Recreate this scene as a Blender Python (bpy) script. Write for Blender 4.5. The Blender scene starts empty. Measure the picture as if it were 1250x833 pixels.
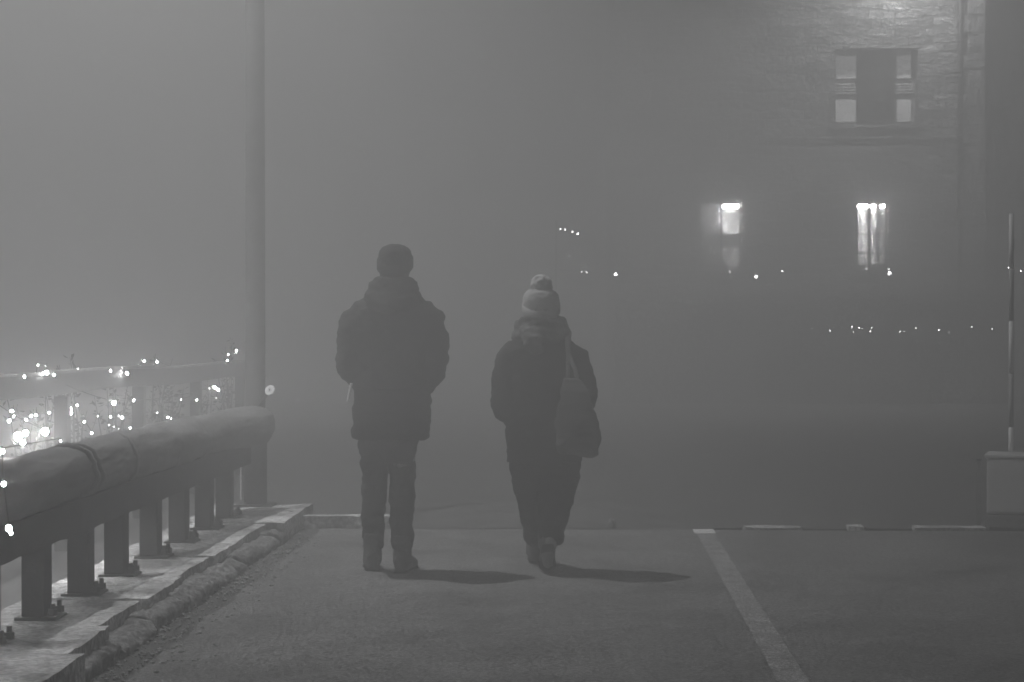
import bpy, bmesh, math, random
from mathutils import Vector, Matrix, noise
random.seed(7)
S = bpy.context.scene
COL = S.collection
R = math.radians
PI = math.pi

# ------------------------------------------------------------------ camera
F = 2257.0                                   # focal length in pixels of a 1250 px wide picture
CAMZ = 1.33
yaw = math.atan(87 / F)
pit = math.atan(16.5 / F)
cam = bpy.data.cameras.new('camera')
cam.sensor_width = 36.0
cam.lens = F / 1250 * 36
cam.clip_start = 0.05
cam.clip_end = 500
co = bpy.data.objects.new('camera', cam)
COL.objects.link(co)
co.location = (0, 0, CAMZ)
co.rotation_euler = (PI / 2 - pit, 0, yaw)
S.camera = co
_M = co.rotation_euler.to_matrix()


def ray(x, y):
    return _M @ Vector(((x - 625) / F, -(y - 416.5) / F, -1))


def atY(x, y, Y):
    d = ray(x, y)
    return Vector((0, 0, CAMZ)) + d * (Y / d.y)


def atX(x, y, X):
    d = ray(x, y)
    return Vector((0, 0, CAMZ)) + d * (X / d.x)


# ------------------------------------------------------------------ materials
def mat(name, c, rough=0.8, var=0.25, scale=8.0, bump=0.0, bscale=60.0, detail=6, stretch=(1, 1, 1), spec=0.3, metal=0.0, fine=0.0):
    m = bpy.data.materials.new(name)
    m.use_nodes = True
    nt = m.node_tree
    b = nt.nodes['Principled BSDF']
    b.inputs['Roughness'].default_value = rough
    b.inputs['Specular IOR Level'].default_value = spec
    b.inputs['Metallic'].default_value = metal
    tc = nt.nodes.new('ShaderNodeTexCoord')
    mp = nt.nodes.new('ShaderNodeMapping')
    mp.inputs['Scale'].default_value = stretch
    nt.links.new(tc.outputs['Object'], mp.inputs['Vector'])
    n = nt.nodes.new('ShaderNodeTexNoise')
    n.inputs['Scale'].default_value = scale
    n.inputs['Detail'].default_value = detail
    n.inputs['Roughness'].default_value = 0.65
    nt.links.new(mp.outputs[0], n.inputs['Vector'])
    cr = nt.nodes.new('ShaderNodeValToRGB')
    lo, hi = c * (1 - var), c * (1 + var)
    cr.color_ramp.elements[0].position = 0.3
    cr.color_ramp.elements[1].position = 0.7
    cr.color_ramp.elements[0].color = (lo, lo, lo, 1)
    cr.color_ramp.elements[1].color = (hi, hi, hi, 1)
    nt.links.new(n.outputs['Fac'], cr.inputs['Fac'])
    out = cr.outputs['Color']
    n2 = nt.nodes.new('ShaderNodeTexNoise')
    n2.inputs['Scale'].default_value = bscale
    n2.inputs['Detail'].default_value = 5
    nt.links.new(mp.outputs[0], n2.inputs['Vector'])
    if fine:
        mx = nt.nodes.new('ShaderNodeMix')
        mx.data_type = 'RGBA'
        mx.blend_type = 'MULTIPLY'
        mx.inputs[0].default_value = fine
        c2 = nt.nodes.new('ShaderNodeValToRGB')
        c2.color_ramp.elements[0].position = 0.35
        c2.color_ramp.elements[1].position = 0.62
        c2.color_ramp.elements[0].color = (0.25, 0.25, 0.25, 1)
        c2.color_ramp.elements[1].color = (1.5, 1.5, 1.5, 1)
        nt.links.new(n2.outputs['Fac'], c2.inputs['Fac'])
        nt.links.new(out, mx.inputs[6])
        nt.links.new(c2.outputs['Color'], mx.inputs[7])
        out = mx.outputs[2]
    nt.links.new(out, b.inputs['Base Color'])
    if bump:
        bp = nt.nodes.new('ShaderNodeBump')
        bp.inputs['Strength'].default_value = bump
        bp.inputs['Distance'].default_value = 0.006
        nt.links.new(n2.outputs['Fac'], bp.inputs['Height'])
        nt.links.new(bp.outputs['Normal'], b.inputs['Normal'])
    return m


def emit(name, s, var=0.0, scale=4.0):
    m = bpy.data.materials.new(name)
    m.use_nodes = True
    nt = m.node_tree
    b = nt.nodes['Principled BSDF']
    b.inputs['Base Color'].default_value = (0.6, 0.6, 0.6, 1)
    b.inputs['Emission Color'].default_value = (1, 1, 1, 1)
    b.inputs['Emission Strength'].default_value = s
    if var:
        tc = nt.nodes.new('ShaderNodeTexCoord')
        n = nt.nodes.new('ShaderNodeTexNoise')
        n.inputs['Scale'].default_value = scale
        nt.links.new(tc.outputs['Object'], n.inputs['Vector'])
        mr = nt.nodes.new('ShaderNodeMapRange')
        mr.inputs['From Min'].default_value = 0.3
        mr.inputs['From Max'].default_value = 0.7
        mr.inputs['To Min'].default_value = s * (1 - var)
        mr.inputs['To Max'].default_value = s * (1 + var)
        nt.links.new(n.outputs['Fac'], mr.inputs['Value'])
        nt.links.new(mr.outputs[0], b.inputs['Emission Strength'])
    return m


def stone_mat(name, c):
    m = bpy.data.materials.new(name)
    m.use_nodes = True
    nt = m.node_tree
    b = nt.nodes['Principled BSDF']
    b.inputs['Roughness'].default_value = 0.9
    tc = nt.nodes.new('ShaderNodeTexCoord')
    mp = nt.nodes.new('ShaderNodeMapping')
    mp.inputs['Rotation'].default_value = (PI / 2, 0, 0)
    nt.links.new(tc.outputs['Object'], mp.inputs['Vector'])
    wn = nt.nodes.new('ShaderNodeTexNoise')
    wn.inputs['Scale'].default_value = 2.2
    wn.inputs['Detail'].default_value = 4
    nt.links.new(mp.outputs[0], wn.inputs['Vector'])
    mm = nt.nodes.new('ShaderNodeMix')
    mm.data_type = 'VECTOR'
    mm.inputs[0].default_value = 0.22
    nt.links.new(mp.outputs[0], mm.inputs[4])
    nt.links.new(wn.outputs['Color'], mm.inputs[5])
    br = nt.nodes.new('ShaderNodeTexBrick')
    br.inputs['Scale'].default_value = 1.0
    br.inputs['Brick Width'].default_value = 0.36
    br.inputs['Row Height'].default_value = 0.13
    br.inputs['Mortar Size'].default_value = 0.012
    br.inputs['Mortar Smooth'].default_value = 0.6
    br.inputs['Color1'].default_value = (c * 0.6,) * 3 + (1,)
    br.inputs['Color2'].default_value = (c * 1.4,) * 3 + (1,)
    br.inputs['Mortar'].default_value = (c * 0.55,) * 3 + (1,)
    nt.links.new(mm.outputs[1], br.inputs['Vector'])
    n2 = nt.nodes.new('ShaderNodeTexNoise')
    n2.inputs['Scale'].default_value = 9
    n2.inputs['Detail'].default_value = 6
    nt.links.new(mp.outputs[0], n2.inputs['Vector'])
    mx = nt.nodes.new('ShaderNodeMix')
    mx.data_type = 'RGBA'
    mx.blend_type = 'MULTIPLY'
    mx.inputs[0].default_value = 0.6
    nt.links.new(br.outputs['Color'], mx.inputs[6])
    nt.links.new(n2.outputs['Fac'], mx.inputs[7])
    nt.links.new(mx.outputs[2], b.inputs['Base Color'])
    ad = nt.nodes.new('ShaderNodeMath')
    ad.operation = 'MULTIPLY_ADD'
    ad.inputs[1].default_value = -1.2
    nt.links.new(br.outputs['Fac'], ad.inputs[0])
    nt.links.new(n2.outputs['Fac'], ad.inputs[2])
    bp = nt.nodes.new('ShaderNodeBump')
    bp.inputs['Strength'].default_value = 1.0
    bp.inputs['Distance'].default_value = 0.07
    nt.links.new(ad.outputs[0], bp.inputs['Height'])
    nt.links.new(bp.outputs['Normal'], b.inputs['Normal'])
    return m


M = dict(
    ground=mat('ground', 0.085, 0.95, 0.3, 0.8, 0.4, 40),
    asphalt=mat('asphalt', 0.17, 0.9, 0.35, 1.3, 0.9, 75, fine=0.95),
    paint=mat('road_paint', 0.27, 0.8, 0.45, 9, 0.4, 75, fine=0.95),
    paint_new=mat('fresh_paint', 0.75, 0.7, 0.15, 20, 0.3, 120),
    concrete=mat('concrete', 0.5, 0.9, 0.72, 3.2, 1.0, 38, fine=0.7),  # strong dark blotches stand in for the post shadows on the footing
    apron=mat('apron', 0.1, 0.9, 0.25, 3, 0.4, 60, fine=0.4),
    kerb=mat('kerb', 0.2, 0.92, 0.7, 12, 1.0, 45, fine=0.9),
    pebble=mat('pebble', 0.36, 0.9, 0.6, 30),
    bark=mat('log_bark', 0.165, 0.9, 0.5, 5, 1.0, 22, stretch=(1, 0.35, 1)),
    strap=mat('strap', 0.2, 0.8, 0.3, 10, 0.5, 80),
    post=mat('post', 0.028, 0.75, 0.4, 9, 0.4, 50),
    steel=mat('dark_steel', 0.03, 0.55, 0.4, 12, 0.2, 60, spec=0.4),
    cap=mat('cap', 0.22, 0.8, 0.4, 9, 0.3, 40),  # pale tone that paints lamplight on the hand rail top
    pompom=mat('pompom', 0.42, 0.95, 0.15, 30),
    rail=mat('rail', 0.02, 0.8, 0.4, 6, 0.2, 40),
    pole=mat('pole', 0.09, 0.7, 0.4, 6, 0.2, 40),
    white=mat('white', 0.9, 0.5, 0.06, 12),
    red=mat('boom_dark_paint', 0.38, 0.5, 0.2, 12),
    cabinet=mat('cabinet', 0.6, 0.6, 0.1, 5, 0.05, 60),
    plinth=mat('plinth', 0.22, 0.9, 0.3, 9, 0.4, 60),
    wire=mat('wire', 0.015, 0.6, 0.2, 12),
    leaf=mat('leaf', 0.035, 0.7, 0.6, 14),
    twig=mat('twig', 0.1, 0.9, 0.4, 20),
    coat=mat('coat', 0.022, 0.9, 0.35, 7, 0.35, 90),
    coat_b=mat('woman_coat', 0.02, 0.9, 0.35, 7, 0.35, 90),
    jeans=mat('jeans', 0.11, 0.9, 0.3, 9, 0.4, 120),
    trousers=mat('trousers', 0.016, 0.9, 0.3, 9, 0.3, 120),
    knit=mat('dark_knit', 0.028, 0.95, 0.3, 30, 0.7, 140),
    knit_p=mat('pale_knit', 0.33, 0.95, 0.1, 30, 0.5, 140),
    scarf=mat('scarf', 0.09, 0.95, 0.9, 16, 0.6, 120),
    boot=mat('boot', 0.16, 0.7, 0.35, 18, 0.3, 80),
    boot_b=mat('woman_boot', 0.16, 0.75, 0.35, 18, 0.3, 80),
    sole=mat('sole', 0.03, 0.9, 0.3, 30),
    skin=mat('skin', 0.35, 0.55, 0.08, 8),
    hair=mat('hair', 0.03, 0.6, 0.5, 40, 0.8, 120, stretch=(1, 1, 0.15)),
    tote=mat('tote', 0.13, 0.92, 0.25, 8, 0.4, 150),
    tote_strap=mat('tote_strap', 0.2, 0.9, 0.25, 8, 0.4, 150),
    stone=stone_mat('rubble_stone', 0.4),
    render=mat('plaster', 0.3, 0.9, 0.25, 1.5, 0.2, 30),
    timber=mat('dark_timber', 0.022, 0.85, 0.5, 3, 0.5, 12, stretch=(6, 6, 0.4)),
    roof=mat('slate', 0.06, 0.8, 0.4, 3, 0.4, 12),
    frame=mat('frame', 0.07, 0.6, 0.2, 6),
    room=mat('room', 0.55, 0.9, 0.15, 2),
    curtain=mat('curtain', 0.6, 0.95, 0.2, 3, stretch=(12, 1, 0.3)),
    bulb=emit('bulb_glow', 190),
    bulb_mid=emit('mid_bulb_glow', 900),
    bulb_hot=emit('hot_bulb_glow', 2600),
    bulb_s=emit('faint_bulb_glow', 34),
    bulb_big=emit('bright_bulb_glow', 1150),
    globe=emit('globe_glow', 40),
    tube=emit('tube_glow', 1900),
    pane=emit('lit_blind', 1.5, 0.15),
    blind=emit('lit_curtain', 1.6, 0.1, 3.0),  # curtain glows by itself in place of the room light on it
    lampglass=emit('lamp_glass', 60),
)


for k_ in ('bulb', 'bulb_s', 'globe', 'lampglass', 'pane', 'blind'):
    M[k_].cycles.emission_sampling = 'NONE'


# ------------------------------------------------------------------ mesh helpers
def box(bm, lo, hi, bev=0.0, rot=None):
    x0, y0, z0 = lo
    x1, y1, z1 = hi
    vs = [bm.verts.new(p) for p in ((x0, y0, z0), (x1, y0, z0), (x1, y1, z0), (x0, y1, z0), (x0, y0, z1), (x1, y0, z1), (x1, y1, z1), (x0, y1, z1))]
    fs = [bm.faces.new([vs[i] for i in f]) for f in ((3, 2, 1, 0), (4, 5, 6, 7), (0, 1, 5, 4), (1, 2, 6, 5), (2, 3, 7, 6), (3, 0, 4, 7))]
    if bev:
        es = list({e for f in fs for e in f.edges})
        r = bmesh.ops.bevel(bm, geom=es, offset=bev, segments=2, affect='EDGES', profile=0.5)
        vs = [v for v in r['verts']]
    return vs


def tube(bm, pts, rad, seg=12, cap=True):
    """A swept tube; rad is a number, or one number / (rx, ry) pair per point."""
    pts = [Vector(p) for p in pts]
    if not isinstance(rad, (list, tuple)):
        rad = [rad] * len(pts)
    rings = []
    up = None
    for i, p in enumerate(pts):
        a = pts[max(i - 1, 0)]
        b = pts[min(i + 1, len(pts) - 1)]
        t = (b - a).normalized()
        if up is None:
            up = Vector((0, 0, 1)) if abs(t.z) < 0.9 else Vector((0, 1, 0))
        s = t.cross(up).normalized()
        u = s.cross(t).normalized()
        up = u
        r = rad[i]
        rx, ry = r if isinstance(r, (list, tuple)) else (r, r)
        rings.append([bm.verts.new(p + s * (rx * math.cos(2 * PI * k / seg)) + u * (ry * math.sin(2 * PI * k / seg))) for k in range(seg)])
    for a, b in zip(rings, rings[1:]):
        for k in range(seg):
            bm.faces.new((a[k], a[(k + 1) % seg], b[(k + 1) % seg], b[k]))
    if cap:
        bm.faces.new(rings[0][::-1])
        bm.faces.new(rings[-1])
    return rings


def loft(bm, rings, seg=28, power=2.3, cap=True):
    """Horizontal rounded sections (z, cx, cy, rx, ry)."""
    rs = []
    for z, cx, cy, rx, ry in rings:
        ring = []
        for k in range(seg):
            a = 2 * PI * k / seg
            c, s = math.cos(a), math.sin(a)
            ring.append(bm.verts.new((cx + rx * math.copysign(abs(c) ** (2 / power), c), cy + ry * math.copysign(abs(s) ** (2 / power), s), z)))
        rs.append(ring)
    for a, b in zip(rs, rs[1:]):
        for k in range(seg):
            bm.faces.new((a[k], a[(k + 1) % seg], b[(k + 1) % seg], b[k]))
    if cap:
        bm.faces.new(rs[0][::-1])
        bm.faces.new(rs[-1])


def ball(bm, c, r, sub=3, sc=(1, 1, 1)):
    d = bmesh.ops.create_icosphere(bm, subdivisions=sub, radius=r)
    for v in d['verts']:
        v.co = Vector((v.co.x * sc[0], v.co.y * sc[1], v.co.z * sc[2])) + Vector(c)
    return d['verts']


def obj(name, bm, m, parent=None, smooth=False, loc=None):
    bmesh.ops.recalc_face_normals(bm, faces=bm.faces)
    me = bpy.data.meshes.new(name)
    bm.to_mesh(me)
    bm.free()
    me.materials.append(M[m] if isinstance(m, str) else m)
    if smooth:
        me.polygons.foreach_set('use_smooth', [True] * len(me.polygons))
    o = bpy.data.objects.new(name, me)
    COL.objects.link(o)
    if parent is not None:
        o.parent = parent
    if loc is not None:
        o.location = loc
    return o


def soft(name, bm, m, parent=None, voxel=0.014, smooth=6, wrinkle=0.0, wsize=0.09, loc=None):
    """Grow ONE continuous surface from overlapping shapes, then wrinkle it like cloth."""
    o = obj(name, bm, m, parent, True, loc)
    rm = o.modifiers.new('r', 'REMESH')
    rm.mode = 'VOXEL'
    rm.voxel_size = voxel
    if smooth:
        sm = o.modifiers.new('s', 'SMOOTH')
        sm.iterations = smooth
        sm.factor = 0.5
    dg = bpy.context.evaluated_depsgraph_get()
    me = bpy.data.meshes.new_from_object(o.evaluated_get(dg))
    o.modifiers.clear()
    o.data = me
    if wrinkle:
        nn = [v.normal.copy() for v in me.vertices]
        for v, n in zip(me.vertices, nn):
            p = v.co
            q = Vector((p.x / wsize, p.y / wsize, p.z / (wsize * 0.55)))
            d = noise.noise(q) + 0.5 * noise.noise(q * 2.3 + Vector((3, 1, 7)))
            v.co = p + n * (d * wrinkle)
    me.polygons.foreach_set('use_smooth', [True] * len(me.polygons))
    return o


def thing(name, label, cat, loc=(0, 0, 0), group=None, rz=0):
    o = bpy.data.objects.new(name, None)
    COL.objects.link(o)
    o.location = loc
    o.rotation_euler = (0, 0, rz)
    o.empty_display_size = 0.2
    return tag(o, label, cat, group)


def tag(o, label, cat, group=None):
    o['label'] = label
    o['category'] = cat
    if group:
        o['group'] = group
    return o


def struct(o):
    o['kind'] = 'structure'
    return o


def copy_tree(o, parent=None):
    c = o.copy()
    COL.objects.link(c)
    if parent is not None:
        c.parent = parent
    for ch in list(o.children):
        copy_tree(ch, c)
    return c


# ------------------------------------------------------------------ ground, road, kerbs
bm = bmesh.new()
N = 12
g = [[bm.verts.new((-55 + 110 * i / N, -6 + 92 * j / N, 0)) for j in range(N + 1)] for i in range(N + 1)]
for i in range(N):
    for j in range(N):
        bm.faces.new((g[i][j], g[i + 1][j], g[i + 1][j + 1], g[i][j + 1]))
struct(obj('ground', bm, 'ground'))

bm = bmesh.new()                                # asphalt with a ragged left edge
prev = None
for j in range(241):
    y = -4 + 16.12 * j / 240
    e = -1.71 + 0.035 * noise.noise(Vector((y * 2.1, 0, 3))) + 0.02 * noise.noise(Vector((y * 8, 0, 9)))
    row = [bm.verts.new((e + (9 - e) * t, y, 0.006 + (0.003 * noise.noise(Vector((t * 25, y * 0.8, 1))) if 0 < t < 1 else 0))) for t in (0, .02, .05, .1, .15, .2, .25, .3, .35, .4, .5, .6, .8, 1)]
    if prev:
        for k in range(len(row) - 1):
            bm.faces.new((prev[k], prev[k + 1], row[k + 1], row[k]))
    prev = row
struct(obj('road', bm, 'asphalt', smooth=True))

bm = bmesh.new()                                # worn painted bay line
prev = None
for j in range(121):
    y = 2.0 + 9.88 * j / 120
    l = 0.725 + 0.006 * noise.noise(Vector((y * 9, 0, 5)))
    r_ = 0.84 + 0.008 * noise.noise(Vector((y * 11, 4, 5)))
    row = [bm.verts.new((l, y, 0.0115)), bm.verts.new((r_, y, 0.0115))]
    if prev:
        bm.faces.new((prev[0], prev[1], row[1], row[0]))
    prev = row
struct(obj('road_marking', bm, 'paint'))
bm = bmesh.new()
box(bm, (0.715, 11.89, 0.004), (0.85, 12.11, 0.0135), 0.003)
struct(obj('road_marking', bm, 'paint_new'))

bm = bmesh.new()                                # concrete apron past the kerb line
pr = None
for j in range(25):
    y = 12.14 + 1.9 * j / 24
    w = 0.10 * noise.noise(Vector((y * 2, 7, 1)))
    row = [bm.verts.new((-1.2 + 0.22 * j / 24 + w, y, 0.005)), bm.verts.new((-0.3, y, 0.012 + 0.10 * math.sin(PI * j / 24))), bm.verts.new((0.42 - 0.2 * j / 24 - w, y, 0.005))]
    if pr:
        for k in (0, 1):
            bm.faces.new((pr[k], pr[k + 1], row[k + 1], row[k]))
    pr = row
struct(obj('pavement', bm, 'apron', smooth=True))


def rough(bm, amp, sc, cuts=None, seed=0):
    for v in bm.verts:
        p = v.co * sc + Vector((seed, 0, 0))
        v.co += Vector((noise.noise(p), noise.noise(p + Vector((9, 0, 0))), noise.noise(p + Vector((0, 9, 0))))) * amp


def gridbox(lo, hi, step):
    bm = bmesh.new()
    box(bm, lo, hi)
    for ax in range(3):
        n = max(1, int((hi[ax] - lo[ax]) / step))
        for k in range(1, n):
            p = Vector((0, 0, 0))
            p[ax] = lo[ax] + (hi[ax] - lo[ax]) * k / n
            nn = Vector((0, 0, 0))
            nn[ax] = 1
            bmesh.ops.bisect_plane(bm, geom=bm.verts[:] + bm.edges[:] + bm.faces[:], plane_co=p, plane_no=nn)
    return bm


# the raised concrete footing that carries the barrier, cast in pieces
y = 3.0
k = 0
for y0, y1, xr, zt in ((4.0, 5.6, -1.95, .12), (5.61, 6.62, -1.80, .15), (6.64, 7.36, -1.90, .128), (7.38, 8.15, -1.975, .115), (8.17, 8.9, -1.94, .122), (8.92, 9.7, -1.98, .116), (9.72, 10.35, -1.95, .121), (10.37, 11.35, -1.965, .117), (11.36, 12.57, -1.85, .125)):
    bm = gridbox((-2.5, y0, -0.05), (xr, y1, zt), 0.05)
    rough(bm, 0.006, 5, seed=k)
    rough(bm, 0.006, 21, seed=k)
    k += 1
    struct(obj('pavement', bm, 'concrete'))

# rough old stone kerb at its foot
y = 6.72
k = 0
while y < 11.3:
    L = min(random.uniform(0.5, 0.85), 11.35 - y)
    w_ = random.uniform(-.012, .012)
    h_ = random.uniform(.055, .085)
    bm = gridbox((-1.972, y, -0.04), (-1.845 + w_, y + L, h_), 0.022)
    for v in bm.verts:
        if v.co.z > 0 and v.co.x > -1.9:
            v.co.z -= (v.co.x + 1.9) * random.uniform(.45, .6)
    rough(bm, 0.014, 7, seed=k * 3)
    rough(bm, 0.016, 24, seed=k * 3)
    rough(bm, 0.006, 70, seed=k)
    k += 1
    struct(obj('kerb', bm, 'kerb', smooth=True))
    y += L + 0.008

# cross kerb at the far end of the road, broken by the flush crossing
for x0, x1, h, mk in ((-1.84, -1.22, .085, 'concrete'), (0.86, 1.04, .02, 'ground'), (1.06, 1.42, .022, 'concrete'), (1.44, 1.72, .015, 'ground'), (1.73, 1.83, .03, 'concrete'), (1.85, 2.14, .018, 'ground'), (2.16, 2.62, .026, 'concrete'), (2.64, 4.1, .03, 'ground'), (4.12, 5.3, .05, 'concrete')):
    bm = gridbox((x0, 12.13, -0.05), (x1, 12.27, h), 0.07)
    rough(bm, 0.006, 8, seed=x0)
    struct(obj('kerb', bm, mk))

bm = bmesh.new()                                # grit gathered in the gutter
for i in range(1700):
    y = 5.2 + 6.8 * random.random() ** 1.4
    x = -1.80 + abs(random.gauss(0, 0.13)) - 0.06 + 0.06 * noise.noise(Vector((y * 1.3, 2, 2)))
    r = random.choice((0.003, 0.003, 0.004, 0.005, 0.006, 0.009)) * random.uniform(0.7, 1.3)
    vs = ball(bm, (x, y, 0.004 + r * 0.4), r, 1, (1, random.uniform(.7, 1.3), .7))
gv = obj('gravel', bm, 'pebble')
gv['kind'] = 'stuff'
bm = bmesh.new()
ball(bm, (0, 0, 0.022), 0.026, 2, (1, 0.9, 1.25))
rough(bm, 0.012, 25)
tag(obj('stone', bm, 'pebble', loc=(0.19, 12.2, 0.02), smooth=True), 'small pale stone lying on the kerb line beyond the woman', 'stone')

# ------------------------------------------------------------------ log barrier
BX, BZ, BR = -2.28, 0.68, 0.135
bar = thing('log_barrier', 'thick wrapped log barrier on short dark posts along the concrete footing', 'barrier', (BX, 9.0, 0))
bm = bmesh.new()
n = 300
pts, rad = [], []
for i in range(n + 1):
    y = 3.2 + (12.2 - 3.2) * i / n - 9.0
    wob = 0.006 * math.sin(y * 1.3)
    f = 1.0 if i < n - 2 else (1.0, 1.0, 0.985)[i - n + 2]
    pts.append((wob + 0.105 * max(0, (y - 1.6) / 1.5) ** 2, y, BZ + 0.006 * math.sin(y * 0.9 + 1)))
    rad.append((BR - 0.005 + 0.004 * math.sin(y * 2.2)) * f)
rings = tube(bm, pts, rad, 64)
for v in bm.verts:
    c = Vector((0.105 * max(0, (v.co.y - 1.6) / 1.5) ** 2, v.co.y, BZ))
    d = (v.co - c)
    a = math.atan2(d.z, d.x)
    q = Vector((math.cos(a) * 1.6, v.co.y * 1.4, math.sin(a) * 1.6))
    v.co += d.normalized() * (0.012 * noise.noise(q) + 0.008 * noise.noise(q * 3.1) + 0.006 * noise.noise(q * 9))
log = obj('log', bm, 'bark', bar, True)
bm = gridbox((-0.115, 3.3 - 9.0, 0.44), (0.105, 12.05 - 9.0, 0.585), 0.06)
rough(bm, 0.006, 8, seed=2)
rough(bm, 0.003, 30, seed=5)
obj('beam', bm, 'post', bar)
# straps wound round the log at a slant
for yb, sl, w, t in ((8.02, 0.2, .02, .010), (8.13, 0.16, .014, .008), (8.93, -0.14, .018, .009), (9.75, 0.12, .012, .007), (10.6, -0.1, .014, .007)):
    bm = bmesh.new()
    seg = 56
    rs = []
    for k in range(seg):
        a = 2 * PI * k / seg
        yc = yb - 9.0 + sl * math.cos(a) * 0.5 + 0.02 * noise.noise(Vector((math.cos(a), math.sin(a), yb)))
        prof = []
        for (dy, dr) in ((-w, -.02), (-w * .8, t * .3), (0, t * .45), (w * .8, t * .3), (w, -.02)):
            q = Vector((math.cos(a) * 1.6, (yc + dy) * 1.4, math.sin(a) * 1.6))
            rr = BR + dr + 0.012 * noise.noise(q) + 0.008 * noise.noise(q * 3.1)
            prof.append(bm.verts.new((rr * math.cos(a), yc + dy, BZ + rr * math.sin(a))))
        rs.append(prof)
    for k in range(seg):
        for j in range(4):
            bm.faces.new((rs[k][j], rs[k][j + 1], rs[(k + 1) % seg][j + 1], rs[(k + 1) % seg][j]))
    obj('strap', bm, 'strap', log, True)


def make_post(y):
    bm = bmesh.new()
    box(bm, (-0.048, -0.06, 0.13), (0.048, 0.06, 0.445), 0.006)
    p = obj('post', bm, 'post', bar, loc=(0, y - 9.0, 0))
    bm = bmesh.new()
    box(bm, (-0.07, -0.085, 0.118), (0.105, 0.085, 0.131), 0.003)
    obj('base_plate', bm, 'steel', p)
    for bx, by in ((0.082, -0.05), (0.08, 0.055)):
        bm = bmesh.new()
        tube(bm, [(bx, by, 0.136), (bx, by, 0.162)], 0.02, 6)
        tube(bm, [(bx, by, 0.162), (bx, by, 0.185)], 0.011, 10)
        obj('bolt', bm, 'steel', p)
    return p


p0 = None
for y in (6.95, 7.63, 8.31, 8.95, 9.67, 10.35, 11.05, 11.68):
    if p0 is None:
        p0 = make_post(y)
    else:
        c = copy_tree(p0, bar)
        c.location = (0, y - 9.0, 0)
bm = bmesh.new()                                # round reflector on the end of the log
P = atY(330, 477, 12.0)
d = P - Vector((BX, 9.0, 0))
nd = Vector((-0.2, -0.9, 0.4)).normalized()
tube(bm, [d - nd * 0.004, d - nd * 0.0, d + nd * 0.012], [0.03, 0.036, 0.034], 28)
rf = obj('reflector', bm, 'white', bar)
bm = bmesh.new()
tube(bm, [d + nd * 0.0125, d + nd * 0.017], 0.006, 12)
obj('screw', bm, 'steel', rf)
bm = bmesh.new()
tube(bm, [d - nd * 0.003, d + Vector((-0.03, 0.03, -0.03)), d + Vector((-0.08, 0.05, -0.1))], 0.008, 8)
obj('bracket', bm, 'steel', bar)

# ------------------------------------------------------------------ pole at the end of the log
PX, PY = -2.215, 12.42
pole = thing('pole', 'tall slim dark pole fading up into fog at the end of the log barrier', 'pole', (PX, PY, 0.12))
bm = bmesh.new()
tube(bm, [(0, 0, 0), (0, 0, 0.6), (0, 0, 0.62), (0, 0, 2), (0, 0, 4.6), (0, 0, 4.64)], [0.078, 0.078, 0.068, 0.066, 0.062, 0.05], 24)
obj('shaft', bm, 'pole', pole, True)
bm = bmesh.new()
box(bm, (-0.13, -0.11, -0.004), (0.13, 0.11, 0.02), 0.004)
obj('base_plate', bm, 'steel', pole)
bm = bmesh.new()
tube(bm, [(-0.092, -0.04, 0.05), (-0.092, -0.04, 0.34)], 0.005, 8)
obj('lit_edge', bm, 'white', pole)  # white rod paints the light along the post's edge
# street lamp over the far side of the railing: its head hangs above the picture
LX, LY, LZ = -3.4, 11.3, 8.8
PX, PY = -6.0, 12.2
lamp = thing('street_lamp', 'tall street lamp beyond the railing, its lit head high over the log barrier', 'street lamp', (PX, PY, 0.0))
bm = bmesh.new()
tube(bm, [(0, 0, 0), (0, 0, 0.9), (0, 0, 0.94), (0, 0, 3), (0, 0, 6), (0, 0, 8.8)], [0.1, 0.1, 0.075, 0.07, 0.06, 0.045], 24)
obj('column', bm, 'pole', lamp, True)
bm = bmesh.new()
dx, dy = LX - PX, LY - PY
tube(bm, [(0, 0, 8.75), (dx * .3, dy * .3, 8.95), (dx * .7, dy * .7, 8.92), (dx * .9, dy * .9, 8.86)], 0.028, 12)
obj('arm', bm, 'pole', lamp, True)
bm = bmesh.new()
loft(bm, [(8.78, dx, dy, .16, .24), (8.82, dx, dy, .17, .25), (8.9, dx, dy, .11, .16), (8.93, dx, dy, .03, .05)])
hd = obj('lamp_head', bm, 'steel', lamp, True)
bm = bmesh.new()
loft(bm, [(8.755, dx, dy, .09, .14), (8.779, dx, dy, .12, .18)])
obj('lamp_glass', bm, 'lampglass', hd, True)
ld = bpy.data.lights.new('lamp_light', 'SPOT')
ld.energy = 6000
ld.spot_size = R(140)
ld.spot_blend = 1.0
ld.shadow_soft_size = 0.05
lo = bpy.data.objects.new('lamp_light', ld)
COL.objects.link(lo)
lo.parent = hd
lo.location = (dx, dy, 8.74)

# ------------------------------------------------------------------ hand rail behind the barrier, shrubs and string lights
RX, RZ = -3.1, 0.97
hr = thing('railing', 'dark timber hand rail with lamplight coloured onto its top, running behind the log barrier', 'railing', (RX, 10, 0))
for nm, w_, za, zb, mk in (('beam', .04, -.075, .045, 'rail'), ('lit_top', .05, .047, .062, 'cap')):  # thin pale strip puts the street lamp's light into the top colour
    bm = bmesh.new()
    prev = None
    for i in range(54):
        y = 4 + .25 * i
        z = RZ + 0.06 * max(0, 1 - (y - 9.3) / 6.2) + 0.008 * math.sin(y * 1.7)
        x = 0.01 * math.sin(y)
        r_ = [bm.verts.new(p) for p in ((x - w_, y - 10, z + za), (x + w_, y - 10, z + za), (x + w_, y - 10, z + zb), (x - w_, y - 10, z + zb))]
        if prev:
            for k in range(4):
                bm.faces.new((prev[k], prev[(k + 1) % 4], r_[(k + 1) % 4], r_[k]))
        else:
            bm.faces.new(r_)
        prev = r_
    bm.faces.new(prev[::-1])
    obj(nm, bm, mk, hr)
q0 = None
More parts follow.
